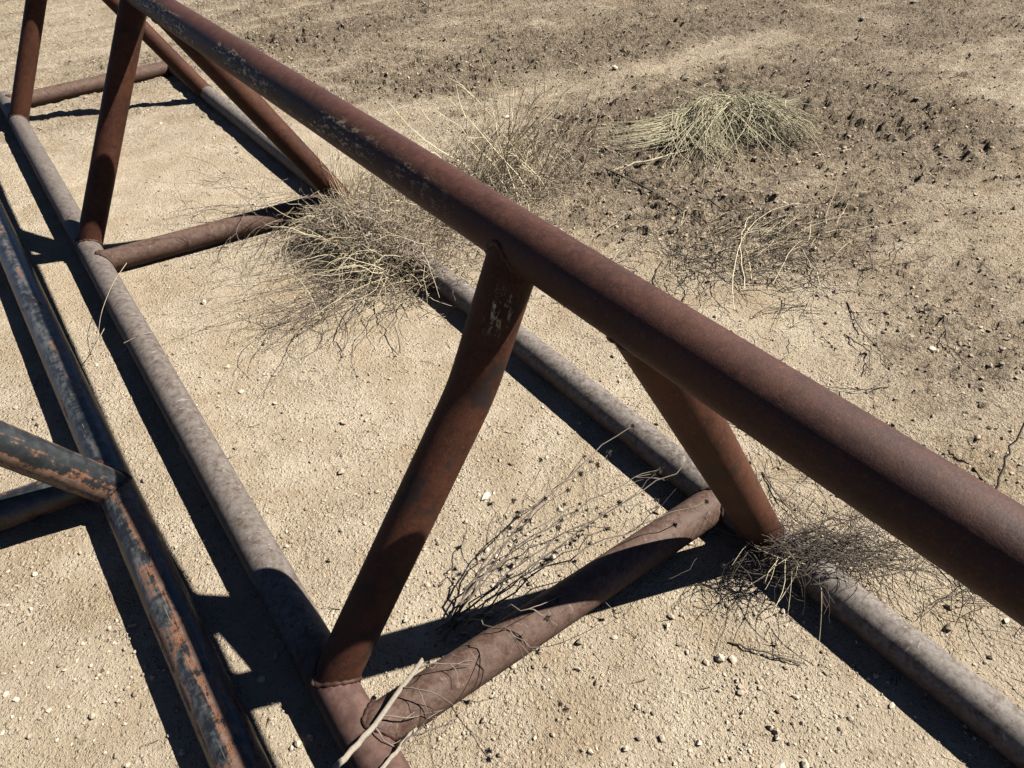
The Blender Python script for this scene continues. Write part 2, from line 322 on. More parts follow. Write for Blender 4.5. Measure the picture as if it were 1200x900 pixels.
# ------------------------------------------------------------------ pipes
def frame_of(D):
    D = D/np.linalg.norm(D); U = np.cross(D, [0, 0, 1.]); U /= np.linalg.norm(U); return D, U, np.cross(U, D)
def pipe_mesh(name, pts, r, seg=44, step=.04, dent=.0006, seed=0, bow=None):
    pts = np.array(pts, float); L = np.linalg.norm(np.diff(pts, axis=0), axis=1); S = np.r_[0, np.cumsum(L)]
    n = max(2, int(S[-1]/step)); s = np.linspace(0, S[-1], n+1)
    P = np.stack([np.interp(s, S, pts[:, k]) for k in range(3)], 1)
    if len(pts) > 2:
        w = max(1, int(.05/step))
        for _ in range(2):
            Q = P.copy()
            for k in range(1, n): Q[k] = (P[max(0, k-w)]+P[k]*2+P[min(n, k+w)])/4 if w < k < n-w else P[k]
            P = Q
    if bow is not None: P += np.outer(np.sin(np.linspace(0, np.pi, n+1)), bow)
    T = np.gradient(P, axis=0); D0, U0, V0 = frame_of(pts[-1]-pts[0])
    a = np.linspace(0, 2*np.pi, seg+1); verts = []; V = np.zeros((n+1, seg, 3))
    for i in range(n+1):
        t = T[i]/np.linalg.norm(T[i]); U = U0-t*(U0@t); U /= np.linalg.norm(U); W = np.cross(U, t)
        rr = r + dent*noise2(np.cos(a[:-1])*1.6+s[i]*2.3+seed, np.sin(a[:-1])*1.6+s[i]*.7, seed)
        V[i] = P[i]+rr[:, None]*(np.cos(a[:-1])[:, None]*U+np.sin(a[:-1])[:, None]*W)
    ids = np.arange((n+1)*seg).reshape(n+1, seg); nxt = np.roll(ids, -1, 1)
    Fq = np.stack([ids[:-1].ravel(), nxt[:-1].ravel(), nxt[1:].ravel(), ids[1:].ravel()], 1)
    # open pipe ends: a wall ring turned inwards, then the bore
    Vs = [V.reshape(-1, 3)]; Fs = [Fq]; off = len(Vs[0]); uvx = [np.repeat(s, seg)]
    for e, sg in ((0, 1), (n, -1)):
        cen = P[e]; t = T[e]/np.linalg.norm(T[e]); base = ids[e]
        inner = cen+(V[e]-cen)*.88; deep = inner+t*sg*.10
        i1 = off+np.arange(seg); i2 = i1+seg; off += 2*seg; Vs += [inner, deep]; uvx += [np.full(2*seg, s[e])]
        for A, B in ((base, i1), (i1, i2)):
            q = np.stack([A, B, np.roll(B, -1), np.roll(A, -1)], 1); Fs.append(q if sg > 0 else q[:, ::-1])
    Va = np.concatenate(Vs); Fa = np.concatenate(Fs); me = np_mesh(name, Va, Fa)
    uv = me.uv_layers.new(name='UVMap'); vi = Fa.ravel(); ang = np.tile(np.arange(seg), len(Va)//seg)/seg
    uu = ang[vi].reshape(-1, 4).copy(); hi = uu.max(1, keepdims=True) > .75; uu = np.where(hi & (uu < .25), uu+1, uu)
    vv = np.concatenate(uvx)[vi]
    uv.data.foreach_set('uv', np.stack([uu.ravel(), vv], 1).astype(np.float32).ravel())
    return me
def tube_mesh(name, P, r, closed=True, seg=7, jit=.2, seed=1):
    rg = np.random.default_rng(seed); P = np.array(P); n = len(P)
    T = np.roll(P, -1, 0)-np.roll(P, 1, 0) if closed else np.gradient(P, axis=0)
    a = np.arange(seg)*2*np.pi/seg; V = np.zeros((n, seg, 3)); rr = r*(1+jit*np.sin(np.arange(n)*2.1)*rg.uniform(.4, 1, n))
    for i in range(n):
        D = T[i]/(np.linalg.norm(T[i])+1e-9); U = np.cross(D, [.31, .52, .79]); U /= np.linalg.norm(U); W = np.cross(U, D)
        V[i] = P[i]+rr[i]*(np.cos(a)[:, None]*U+np.sin(a)[:, None]*W)
    ids = np.arange(n*seg).reshape(n, seg); j = np.roll(ids, -1, 0)
    if not closed: ids2, j2 = ids[:-1], ids[1:]
    else: ids2, j2 = ids, j
    Fq = np.stack([ids2.ravel(), np.roll(ids2, -1, 1).ravel(), np.roll(j2, -1, 1).ravel(), j2.ravel()], 1)
    me = np_mesh(name, V.reshape(-1, 3), Fq); uv = me.uv_layers.new(name='UVMap')
    return me
def weld(parent, P, D, rb, P0, M0, rm, seed):
    D, U, W = frame_of(np.array(D, float)); M0 = np.array(M0, float)/np.linalg.norm(M0); P = np.array(P, float); P0 = np.array(P0, float)
    pts = []
    for th in np.linspace(0, 2*np.pi, 56, endpoint=False):
        S = P+rb*(math.cos(th)*U+math.sin(th)*W)
        w = S-P0; w = w-M0*(w@M0); d = D-M0*(D@M0)
        A, B, C = d@d, 2*w@d, w@w-rm*rm; q = (-B+math.sqrt(max(0, B*B-4*A*C)))/(2*A); pts.append(S+D*q)
    return link('weld_bead', tube_mesh('weld_bead', pts, .0064, True, 7, .45, seed), M['weld'], parent)

a_, H, RG, RT, RL, RC = .6245, 1.1119, .0572, .0586, .0580, .0566
Yv = (0, 1, 0)
rack = empty('pipe_rack', (0, 0, 0), 'rusty brown A-frame pipe rack with gray ground rails and kinked leg', 'pipe rack')
lrail = link('ground_rail', pipe_mesh('ground_rail', [(-a_, -5.4, RG), (-a_, 3.56, RG)], RG, seed=1, bow=(-.004, 0, 0)), M['left_rail'], rack)
rrail = link('ground_rail', pipe_mesh('ground_rail', [(a_, -5.4, RG), (a_, 3.68, RG)], RG, seed=2, bow=(.004, 0, 0)), M['gray_rail'], rack)
def top_at(y):                                  # the top rail sags a little and leans in towards its south end
    d = float(np.interp(y, [-5.4, -2.1, -1.5, -.5, 1, 3.45], [.040, .033, .016, .013, .006, 0])); return np.array((d, y, H-d*.9283))
trail = link('top_rail', pipe_mesh('top_rail', [top_at(y) for y in (-5.4, -2.1, -1.5, -.5, 1, 3.45)], RT*1.03, seed=3), M['rust'], rack)
lrail['label'] = 'dusty gray ground rail beside the blue-black rack'
trail['label'] = 'dark rust brown top rail with peeling cream paint flakes'
legs = [  # side, foot y, head y, kink
    (-1, -2.0899, -2.0362, (-.108, -2.031, .740)), (1, -2.4770, -2.3708, None),
    (-1, .7339, .8376, None), (1, .3182, .4491, None), (-1, 2.9663, 3.0181, None), (1, 2.7233, 2.8496, None)]
for i, (sx, yb, yt, K) in enumerate(legs):
    A = np.array((sx*a_, yb, RG)); B = top_at(yt)
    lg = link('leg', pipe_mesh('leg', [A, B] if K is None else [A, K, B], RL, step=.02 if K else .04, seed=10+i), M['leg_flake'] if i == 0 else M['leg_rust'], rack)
    if K is not None: lg['label'] = 'kinked rusty leg with cream paint flakes at its head'
    K2 = B if K is None else np.array(K)
    weld(lg, A, K2-A, RL, A, Yv, RG, 30+i)
    weld(lg, B, (A if K is None else np.array(K))-B, RL, B, Yv, RT, 50+i)
for i, (yl, yr) in enumerate(((-2.2628, -2.2965), (.5231, .4245), (3.4261, 3.5586))):
    A = np.array((-a_, yl, RG)); B = np.array((a_, yr, RG))
    cp = link('cross_pipe', pipe_mesh('cross_pipe', [A, B], RC, seed=20+i), M['cross'], rack)
    weld(cp, A, B-A, RC, A, Yv, RG, 70+i); weld(cp, B, A-B, RC, B, Yv, RG, 80+i)

# second rack, painted: only its near rail, one leg and one cross pipe reach into the view
BX, BR, BROT = -.9330, .0576, -.01963
brack = empty('pipe_rack', (BX, 0, 0), 'blue-black painted pipe rack with chipped rusty paint', 'pipe rack')
def bpt(x, y, z): return (x-BX+BROT*y, y, z)
D = np.array((-.44217, -.07635, .87337)); k = (1.10-BR)/D[2]
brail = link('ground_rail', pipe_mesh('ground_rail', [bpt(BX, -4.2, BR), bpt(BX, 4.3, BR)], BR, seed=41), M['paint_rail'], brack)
A = np.array(bpt(BX, -1.0671, BR)); B = A+D*k
topx = B[0]; tdir = np.array((BROT, 1, 0))
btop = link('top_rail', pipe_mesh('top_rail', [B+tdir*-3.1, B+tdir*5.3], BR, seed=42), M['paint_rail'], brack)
far = [np.array((2*topx-A[0], -4.2, BR)), np.array((2*topx-A[0]+BROT*8.5, 4.3, BR))]
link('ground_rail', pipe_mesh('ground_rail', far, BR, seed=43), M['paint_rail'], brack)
for j, off in enumerate((0., 2.9)):
    A2 = A+tdir*off; B2 = B+tdir*off; C2 = np.array((2*topx-A[0]+BROT*off, A2[1]-.25, BR))
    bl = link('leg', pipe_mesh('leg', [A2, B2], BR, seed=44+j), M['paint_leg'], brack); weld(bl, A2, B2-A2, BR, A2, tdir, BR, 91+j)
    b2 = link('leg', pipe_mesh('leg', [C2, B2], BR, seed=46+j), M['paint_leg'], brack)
    c1 = np.array(bpt(BX, -.9743+off, BR)); c2 = np.array((2*topx-A[0]+BROT*off, -.9743+off+.1296*abs(2*(topx-A[0])), BR))
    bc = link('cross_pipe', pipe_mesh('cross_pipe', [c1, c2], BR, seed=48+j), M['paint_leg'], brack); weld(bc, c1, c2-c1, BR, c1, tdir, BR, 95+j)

# ------------------------------------------------------------------ stones
def stone(loc, size, mat, label, group, seed, rot=0., sub=ICO2):
    rg = np.random.default_rng(seed); V, Fc = sub; V = V.copy()
    for _ in range(11):                         # chip flat faces into the ball
        d = rg.standard_normal(3); d /= np.linalg.norm(d); q = rg.uniform(.42, .8); s = V@d; V = V-np.maximum(s-q, 0)[:, None]*d
    V = V*np.array(size); c, s = math.cos(rot), math.sin(rot); V = np.stack([V[:, 0]*c-V[:, 1]*s, V[:, 0]*s+V[:, 1]*c, V[:, 2]], 1)
    o = link('stone', np_mesh('stone', V, Fc, False), mat); x, y = loc
    o.location = (x, y, gz(x, y)+size[2]*.30); return tag(o, label, 'stone', group)
stone((.06, -1.79), (.026, .018, .009), M['white_stone'], 'flat pale stone chip on sand beside the kinked rusty leg', None, 1, .5)
stone((.093, -1.795), (.008, .006, .006), M['white_stone'], 'tiny pale chip touching the flat stone chip on sand', None, 11, .5)
stone((2.19, .97), (.040, .020, .017), M['white_stone'], 'oblong whitish stone behind the tall straw weed', None, 2, -.7)
stone((3.53, 1.28), (.032, .028, .022), M['white_stone'], 'rounded whitish stone on dirt beyond the straw mound', None, 3)
gpos = [((5.14, -1.16), .055), ((2.77, -1.56), .020), ((3.6, -1.64), .03), ((5.28, -.75), .035), ((7.29, .83), .05), ((6.42, .86), .05), ((4.65, -.69), .035), ((1.79, -2.32), .018), ((1.19, -2.12), .011), ((6.1, .35), .04), ((3.9, -.1), .03), ((4.9, .4), .03)]
for i, (q, s) in enumerate(gpos):
    stone(q, (s*.7, s*.5, s*.34), M['gray_stone'], 'small dark gray stone half bedded in the churned dirt', 'gray stones in the churned dirt', 20+i, i*1.3)

# ------------------------------------------------------------------ strands: stems, straw, twigs
class Strands:
    def __init__(s, base=(0, 0, 0)): s.V = []; s.F = []; s.k = 0; s.b = np.array(base, float)
    def add(s, P, r0, r1=None, seg=3):
        P = np.asarray(P, float); n = len(P); r1 = r0*.4 if r1 is None else r1
        T = np.gradient(P, axis=0); T /= np.linalg.norm(T, axis=1)[:, None]+1e-9
        U = np.cross(T, [.36, .48, .80]); U /= np.linalg.norm(U, axis=1)[:, None]+1e-9; W = np.cross(T, U)
        a = np.arange(seg)*2*np.pi/seg; r = np.linspace(r0, r1, n)[:, None, None]
        V = P[:, None]+r*(np.cos(a)[None, :, None]*U[:, None]+np.sin(a)[None, :, None]*W[:, None])
        ids = s.k+np.arange(n*seg).reshape(n, seg)
        s.F.append(np.stack([ids[:-1].ravel(), np.roll(ids[:-1], -1, 1).ravel(), np.roll(ids[1:], -1, 1).ravel(), ids[1:].ravel()], 1))
        s.V.append(V.reshape(-1, 3)); s.k += n*seg
    def build(s, name, mat, parent=None, kind=None):
        o = link(name, np_mesh(name, np.concatenate(s.V)-s.b, np.concatenate(s.F)), mat, parent)
        if kind: o['kind'] = kind
        return o
def walk(rg, p, d, length, n, wig=.3, droop=0., floor=True):
    p = np.array(p, float); d = np.array(d, float); d /= np.linalg.norm(d); st = length/(n-1); out = [p]
    for _ in range(n-1):
        d = d+rg.standard_normal(3)*wig; d[2] -= droop; d /= np.linalg.norm(d); p = p+d*st
        if floor and p[2] < .006: p = np.array((p[0], p[1], .006+.006*rg.uniform())); d[2] = abs(d[2])*.3
        out.append(p)
    return np.array(out)
def arc(p0, p1, lift, n=9, side=(0, 0, 0)):
    p0 = np.array(p0, float); p1 = np.array(p1, float); t = np.linspace(0, 1, n)[:, None]
    return p0+(p1-p0)*t+4*t*(1-t)*(np.array((0, 0, lift))+np.array(side))
def gauss_spot(rg, cx, cy, sx, sy, rot=0.):
    u, v = rg.standard_normal(2); u *= sx; v *= sy; return cx+u*math.cos(rot)-v*math.sin(rot), cy+u*math.sin(rot)+v*math.cos(rot)

# -- dead weed bush tangled over the gray rail at the middle cross pipe
rg = np.random.default_rng(11)
b0 = (.55, .0, 0); bush = empty('dead_weed', b0, 'tangled dead brown weed draped over gray ground rail at a cross pipe', 'weed')
S = Strands(b0)
for i in range(3600):                           # fine curled mass, both sides of the rail
    cx, cy = gauss_spot(rg, *((.50, -.14, .10, .22) if i % 3 else (.90, .02, .22, .32)), .15)
    ztop = max(.025, .24-1.1*((cx-.56)**2+(cy+.08)**2*.55)) if cx < .75 else max(.02, .17-.30*(cx-.8)); z = rg.uniform(.02, 1)*ztop
    if abs(cx-a_) < .07: z = max(z, .118)
    out = -.7 if cx < a_ else .4
    S.add(walk(rg, (cx, cy, z), (rg.normal(out, .8), rg.normal(-.25, .8), rg.normal(.05, .5)), rg.uniform(.07, .20), 8, .72, .04), rg.uniform(.0011, .0025), .0008)
S.build('stem_tangle', M['weed'], bush, 'stuff')
S = Strands(b0)
for i in range(190):                            # long pale blades, most flung out to the west
    x, y = gauss_spot(rg, .48, -.14, .12, .26)
    ang = rg.normal(math.pi*1.05, .95); d = (math.cos(ang), math.sin(ang), rg.uniform(.05, .8))
    S.add(walk(rg, (x, y, rg.uniform(.03, .16)), d, rg.uniform(.10, .50), 9, .20, .10), rg.uniform(.0013, .0026), .0008)
for i in range(75):                             # upright straw by the foot of the leg
    x, y = gauss_spot(rg, .62, .16, .07, .14)
    S.add(walk(rg, (x, y, .02), (rg.normal(.05, .25), rg.normal(0, .25), 1), rg.uniform(.18, .45), 7, .10, .02), rg.uniform(.0018, .0032), .001)
for i in range(120):                            # blades behind the rail
    x, y = gauss_spot(rg, .95, .0, .16, .25)
    S.add(walk(rg, (x, y, .03), (rg.normal(0, .8), rg.normal(-.2, .8), .6), rg.uniform(.15, .4), 7, .12, .08), rg.uniform(.0016, .0028), .001)
S.add(arc((.50, .16, .03), (.30, .62, .50), .02, 12, (.03, 0, 0)), .0024, .0012)
S.add(arc((.45, -.42, .10), (-.30, -.28, .03), .07, 12), .0026, .0012); S.add(arc((.42, -.50, .08), (-.18, -.62, .02), .05, 12), .0026, .0012)
S.add(arc((.36, -.35, .06), (-.36, .02, .05), .05, 12), .0026, .0012); S.add(arc((.05, -.25, .12), (.03, -.62, .01), .05, 12, (.02, 0, 0)), .0019, .001)
S.build('straw_blades', M['straw'], bush, 'stuff')
S = Strands(b0)
for i in range(90):                             # sparse dark branchlets lying out over the sand
    x, y = (gauss_spot(rg, .26, -.42, .10, .12) if i % 2 else gauss_spot(rg, .32, .42, .14, .24))
    ang = rg.normal(math.pi*(1.06 if i % 2 else 1.0), .5); n = 11
    P = walk(rg, (x, y, rg.uniform(.02, .09)), (math.cos(ang), math.sin(ang), .12), rg.uniform(.2, .65), n, .2, .035)
    S.add(P, rg.uniform(.0015, .0024), .0008)
    for j in range(4, n-1, 2):
        dd = P[j+1]-P[j]; dd = dd/np.linalg.norm(dd)+rg.standard_normal(3)*.7
        S.add(walk(rg, P[j], dd, rg.uniform(.04, .12), 5, .25, .02), .0012, .0007)
S.build('branchlets', M['stem'], bush, 'stuff')
for i, (p0, p1) in enumerate((((.33, -.52, .08), (.02, -.78, .01)), ((.40, -.56, .09), (.22, -.95, .01)))):
    S = Strands(b0); P = arc(p0, p1, .03, 10); P[1:-1] += rg.standard_normal((8, 3))*.012; S.add(P, .003, .0015, 5)
    for j in (4, 6, 8): S.add(walk(rg, P[j], (rg.normal(-.3, .5), -1, .2), .09, 5, .25), .0016, .0008)
    S.build('stem', M['twig'], bush)

# -- straw weed standing behind the top rail
rg = np.random.default_rng(12); b0 = (1.55, .10, 0)
tuft = empty('straw_weed', b0, 'tall pale straw weed standing beyond the rusty top rail', 'weed')
S = Strands(b0)
for i in range(1500):
    x, y = gauss_spot(rg, 1.55, .05, .30, .30, -.5)
    S.add(walk(rg, (x, y, gz(x, y)+rg.uniform(0, .12)), (rg.normal(0, 1), rg.normal(0, 1), rg.uniform(0, .7)), rg.uniform(.07, .22), 6, .42, .03), rg.uniform(.0010, .0020), .0007)
S.build('stem_tangle', M['weed'], tuft, 'stuff')
S = Strands(b0)
for i in range(95):
    x, y = gauss_spot(rg, 1.46, .06, .16, .15); ang = rg.normal(-.3, 1.3)
    P = walk(rg, (x, y, .01), (.6*math.cos(ang), .6*math.sin(ang), 1), rg.uniform(.28, .72), 8, .14, .02)
    S.add(P, rg.uniform(.0026, .0042), .0016)
    for j in (4, 5, 6):
        if rg.uniform() < .6: S.add(walk(rg, P[j], P[j]-P[j-1]+rg.standard_normal(3)*.045, rg.uniform(.06, .18), 5, .15), .0020, .001)
S.build('straw_stalks', M['straw'], tuft, 'stuff')

# -- combed-over mound of straw
rg = np.random.default_rng(13); b0 = (3.05, -.2, 0)
mound = empty('grass_clump', b0, 'slumped mound of pale straw grass combed over to one side', 'grass')
def crown(t): return np.array((3.04+.42*t, .00-.31*t, .10+.08*math.sin(t*math.pi)))
S = Strands(b0)
for i in range(58):                             # locks of blades with gaps between them
    t = rg.uniform(-.05, 1.0); c0 = crown(t)+rg.standard_normal(3)*(.05, .05, .03)
    ang = math.radians(np.interp(t, [0, .35, .75, 1], [196, 226, 254, 280]))+rg.normal(0, .34); L = np.interp(t, [0, .4, 1], [.64, .50, .34])*rg.uniform(.4, 1.15)
    fall = rg.uniform(1.0, 2.0); bend0 = rg.normal(0, .20); tipz = rg.uniform(.01, .10)
    for k in range(int(rg.integers(4, 22))):
        n = 9; q = np.linspace(0, 1, n); a2 = ang+rg.normal(0, .10); d = np.array((math.cos(a2), math.sin(a2))); e = np.array((-d[1], d[0])); L2 = L*rg.uniform(.6, 1.1)
        s0 = c0+rg.standard_normal(3)*(.035, .035, .012)
        xy = s0[:2]+np.outer(L2*q**.9, d)+np.outer((bend0+rg.normal(0, .04))*q*q, e); z = s0[2]*(1-q**fall)+tipz*q+.01
        S.add(np.c_[xy+.007*rg.standard_normal((n, 2)), z+.006*rg.standard_normal(n)], rg.uniform(.0016, .0034), .001)
for i in range(260):                            # stray blades crossing the locks
    t = rg.uniform(-.1, 1.05); c0 = crown(t)+rg.standard_normal(3)*(.12, .12, .03); c0[2] = max(.03, c0[2]); ang = rg.uniform(0, 6.28)
    S.add(walk(rg, c0, (math.cos(ang), math.sin(ang), rg.normal(0, .2)), rg.uniform(.1, .35), 7, .16, .08), rg.uniform(.0016, .003), .001)
for i in range(26):                             # loose blades trailing over the dirt
    t = rg.uniform(0, .8); c0 = crown(t); ang = math.radians(rg.uniform(185, 275)); L = rg.uniform(.55, 1.0)
    p1 = (c0[0]+L*math.cos(ang), c0[1]+L*math.sin(ang), .015); S.add(arc(c0, p1, .06, 11, (.05*rg.normal(), .05*rg.normal(), 0)), .003, .0014)
S.build('straw_blades', M['mound_straw'], mound, 'stuff')
S = Strands(b0)
for i in range(1500):
    t = rg.uniform(-.15, 1.15); c0 = crown(t); x, y = c0[0]+rg.normal(.0, .17), c0[1]+rg.normal(-.03, .17)
    zt = max(.02, .18-.9*((x-3.3)**2+(y+.12)**2)); S.add(walk(rg, (x, y, rg.uniform(.02, 1)*zt), (rg.normal(0, 1), rg.normal(0, 1), .1), rg.uniform(.08, .22), 6, .35, .05), .0018, .0009)
S.build('dead_thatch', M['weed_dark'], mound, 'stuff')

# -- flat dead weed on the churned dirt between mound and top rail
rg = np.random.default_rng(14); b0 = (2.0, -1.35, 0)
flat = empty('dead_weed', b0, 'flattened dead weed with pale arching stems on the churned dirt', 'weed')
S = Strands(b0)
for i in range(330):
    x, y = gauss_spot(rg, 2.0, -1.38, .34, .22, -.5); P = walk(rg, (x, y, gz(x, y)+rg.uniform(.005, .035)), (rg.normal(0, 1), rg.normal(0, 1), .15), rg.uniform(.08, .32), 8, .24, .03)
    S.add(P, rg.uniform(.0012, .0026), .0008)
S.build('branchlets', M['twig'], flat, 'stuff')
S = Strands(b0)
for i in range(60):
    x, y = gauss_spot(rg, 2.05, -1.3, .25, .15, -.5); ang = rg.normal(-.1, .5)
    S.add(walk(rg, (x, y, gz(x, y)+.02), (math.cos(ang), math.sin(ang), .25), rg.uniform(.12, .45), 9, .10, .06), rg.uniform(.0018, .003), .001)
for p0, p1, l, sd_ in (((1.55, -1.60, .02), (2.72, -1.22, .02), .13, (-.12, .12, 0)), ((1.72, -1.52, .02), (2.35, -1.12, .05), .09, (-.05, .05, 0)), ((1.95, -1.78, .02), (2.18, -1.32, .03), .06, (.03, 0, 0)), ((1.42, -1.95, .01), (1.62, -1.82, .02), .05, (.06, -.05, 0)), ((1.80, -1.62, .02), (2.25, -1.78, .02), .03, (0, .03, 0))):
    P = arc(p0, p1, l, 14, sd_); P[1:-1] += rg.standard_normal((12, 3))*.004; S.add(P, .0024, .0012)
S.build('straw_stems', M['straw'], flat, 'stuff')

# -- dead branches lying on the dirt
def lying(name, pts, r, mat, label, group, seed, twigs=3):
    rg = np.random.default_rng(seed); pts = np.array([(x, y, (gz(x, y) if z is None else z)+r*.8) if True else 0 for x, y, z in pts]); b = tuple(pts[0])
    t = np.linspace(0, 1, 16); s = np.linspace(0, 1, len(pts)); P = np.stack([np.interp(t, s, pts[:, k]) for k in range(3)], 1)
    for _ in range(2): P[1:-1] = (P[:-2]+2*P[1:-1]+P[2:])/4
    P[1:-1, :2] += rg.standard_normal((14, 2))*r*.8
    S = Strands(b); S.add(P, r, r*.45, 6)
    for k in range(twigs):
        j = rg.integers(4, 14); d = P[j+1]-P[j]; d = d/np.linalg.norm(d)+rg.standard_normal(3)*(.7, .7, .25)
        S.add(walk(rg, P[j], d, rg.uniform(.05, .16), 6, .2, .0), r*.5, r*.25)
    o = S.build(name, mat); o.location = b; return tag(o, label, 'twig', group)
N = None
lying('fallen_branch', [(2.05, -.18, N), (2.10, -.55, .03), (2.02, -1.12, N)], .0065, M['twig'], 'long dark fallen branch on dirt between straw mound and flat weed', None, 1, 6)
lying('fallen_branch', [(2.35, -.62, N), (2.25, -.9, .025), (2.18, -1.18, N)], .005, M['twig'], 'shorter dark fallen branch leading into the flat dead weed', None, 2, 4)
lying('fallen_branch', [(2.10, -.15, N), (2.4, -.27, .04), (2.66, -.32, .05)], .008, M['mound_straw'], 'pale thick stalk trailing out from under the straw mound', None, 3, 2)
lying('fallen_branch', [(2.62, .32, N), (2.8, .16, .02), (3.02, .06, N)], .008, M['twig'], 'stubby dark branch lying behind the straw mound', None, 4, 2)
lying('bare_twig', [(1.42, -2.80, N), (1.55, -2.75, .10), (1.70, -2.72, .26)], .0045, M['twig'], 'dark bare twig rising from dirt close beside the top rail', None, 5, 2)
lying('pale_stick', [(1.55, -.72, N), (1.72, -.68, N), (1.84, -.62, N)], .0045, M['bleached'], 'short pale stick lying alone on dirt beyond the top rail', None, 6, 1)
tw = [((1.62, -1.10), (1.45, -1.2), (1.33, -1.52)), ((1.40, -1.42), (1.52, -1.36), (1.58, -1.22)), ((2.02, -1.86), (1.86, -2.02), (1.75, -2.24)), ((1.78, -2.0), (1.74, -2.15), (1.60, -2.2)), ((2.3, -1.75), (2.45, -1.85), (2.7, -1.9)), ((1.62, -2.30), (1.5, -2.25), (1.42, -2.12)), ((2.6, -.95), (2.8, -.9), (3.1, -.98)),
      ((1.95, .2), (2.05, -.02), (1.98, -.35)), ((1.28, -1.75), (1.18, -1.85), (1.12, -2.0)), ((.85, -1.9), (.95, -2.0), (1.02, -2.14)), ((.88, -2.28), (.82, -2.40), (.80, -2.5)), ((2.2, -2.2), (2.05, -2.3), (1.95, -2.45)), ((.30, -2.62), (.36, -2.72), (.40, -2.78))]
for i, (A, B, C) in enumerate(tw):
    lying('bare_twig', [(*A, N), (*B, gz(*B)+.012), (*C, N)], .0028, M['twig'], 'thin dark twig lying loose on the dirt', 'loose dark twigs on the dirt', 30+i, 4)

# -- weed with dark seed heads leaning over the near cross pipe
rg = np.random.default_rng(15); b0 = (-.30, -2.12, 0)
burr = empty('seed_head_weed', b0, 'bare branching weed with dark seed heads leaning along near cross pipe', 'weed')
def burr_mesh(seed):
    r2 = np.random.default_rng(seed); S = Strands(); V, Fc = ICO1
    for k in range(30):
        d = r2.standard_normal(3); d /= np.linalg.norm(d); L = r2.uniform(.006, .0125)
        S.add(np.array((d*.001, d*L*.55, d*L)), .0021, .0006, 4)
    return np_mesh('seed_head', np.concatenate(S.V), np.concatenate(S.F), False)
burrs = [burr_mesh(100+k) for k in range(5)]
for b in burrs: b.materials.append(M['burr'])
def stem_with_heads(root, tip, lift, nb, nh, seed, r=.0029, side=0.):
    r2 = np.random.default_rng(seed); S = Strands(b0); P = arc(root, tip, lift, 15, (0, side, 0)); P[1:-1] += r2.standard_normal((13, 3))*.005
    S.add(P, r, .0014, 5); ends = [P[-1]]
    for k in range(nb):
        j = int(r2.integers(5, 14)); d = P[min(14, j+1)]-P[j-1]; d = d/np.linalg.norm(d)+r2.standard_normal(3)*(.45, .5, .45)+(0, 0, .1)
        Q = walk(r2, P[j], d, r2.uniform(.07, .24), 8, .13, .01); S.add(Q, .0014, .0008, 4); ends.append(Q[-1])
        if r2.uniform() < .6:
            d2 = Q[5]-Q[3]; d2 = d2/np.linalg.norm(d2)+r2.standard_normal(3)*.6; W = walk(r2, Q[4], d2, r2.uniform(.03, .09), 5, .15); S.add(W, .001, .0006, 3); ends.append(W[-1])
    st = S.build('stem', M['stem'], burr)
    for k, e in enumerate(ends[:nh]):
        h = bpy.data.objects.new('seed_head', burrs[int(r2.integers(0, 5))]); col.objects.link(h); h.parent = st
        h.location = e-np.array(b0); h.rotation_euler = r2.uniform(0, 6, 3); s = r2.uniform(.65, 1.2); h.scale = (s, s, s)
tips = [((.30, -2.00, .22), .03, 2, 2), ((.46, -2.04, .29), .05, 2, 2), ((.56, -2.26, .30), .05, 2, 3), ((.04, -1.98, .18), .03, 1, 2), ((.26, -2.20, .22), .03, 3, 4), ((.42, -2.18, .22), .04, 3, 4), ((.10, -2.12, .15), .03, 2, 4), ((.22, -2.08, .13), .04, 3, 5), ((.48, -2.34, .20), .06, 3, 4)]
for k, (tp, lf, nb, nh) in enumerate(tips):
    stem_with_heads((-.30+.02*rg.normal(), -2.12+.02*rg.normal(), .004), tp, lf, nb, nh, 200+k, side=.03*rg.normal())
for k, tp in enumerate(((-.20, -2.40, .19), (-.12, -2.34, .18))):
    stem_with_heads((-.27+.02*rg.normal(), -2.13, .004), tp, .08, 3, 3, 230+k, .002)

# -- nest of thin twigs caught on the gray rail at the foot of the near right leg
rg = np.random.default_rng(16); b0 = (.62, -2.62, 0)
nest = empty('twig_nest', b0, 'nest of thin dark twigs caught on gray rail below the right leg', 'weed')
S = Strands(b0)
for i in range(400):
    x, y = gauss_spot(rg, .655, -2.61, .115, .042, -.63); z = rg.uniform(.05, .17)
    if abs(x-a_) < .06: z = max(z, .116)
    ang = rg.normal(-.55, .45)+(math.pi if rg.uniform() < .5 else 0)
    S.add(walk(rg, (x, y, z), (math.cos(ang), math.sin(ang), rg.normal(0, .18)), rg.uniform(.07, .20), 7, .26, .015), rg.uniform(.0009, .0019), .0006)
for i in range(90):
    x, y = gauss_spot(rg, .84, -2.66, .12, .08, -.63); S.add(walk(rg, (x, y, gz(x, y)+rg.uniform(.004, .05)), (rg.normal(.3, 1), rg.normal(-.2, 1), .1), rg.uniform(.08, .3), 7, .22, .03), .0013, .0006)
S.build('twig_tangle', M['twig'], nest, 'stuff')
S = Strands(b0)
for i in range(9):
    x, y = gauss_spot(rg, .57, -2.58, .04, .06); ang = rg.normal(math.pi*.95, .7)
    S.add(walk(rg, (x, y, rg.uniform(.11, .17)), (math.cos(ang), math.sin(ang), .05), rg.uniform(.08, .26), 7, .12, .05), .0016, .0007)
S.add(arc((.55, -2.70, .13), (.44, -2.80, .01), .02), .0018, .001); S.add(arc((.53, -2.62, .13), (.40, -2.72, .01), .02), .0016, .001)
S.build('straw_blades', M['straw'], nest, 'stuff')

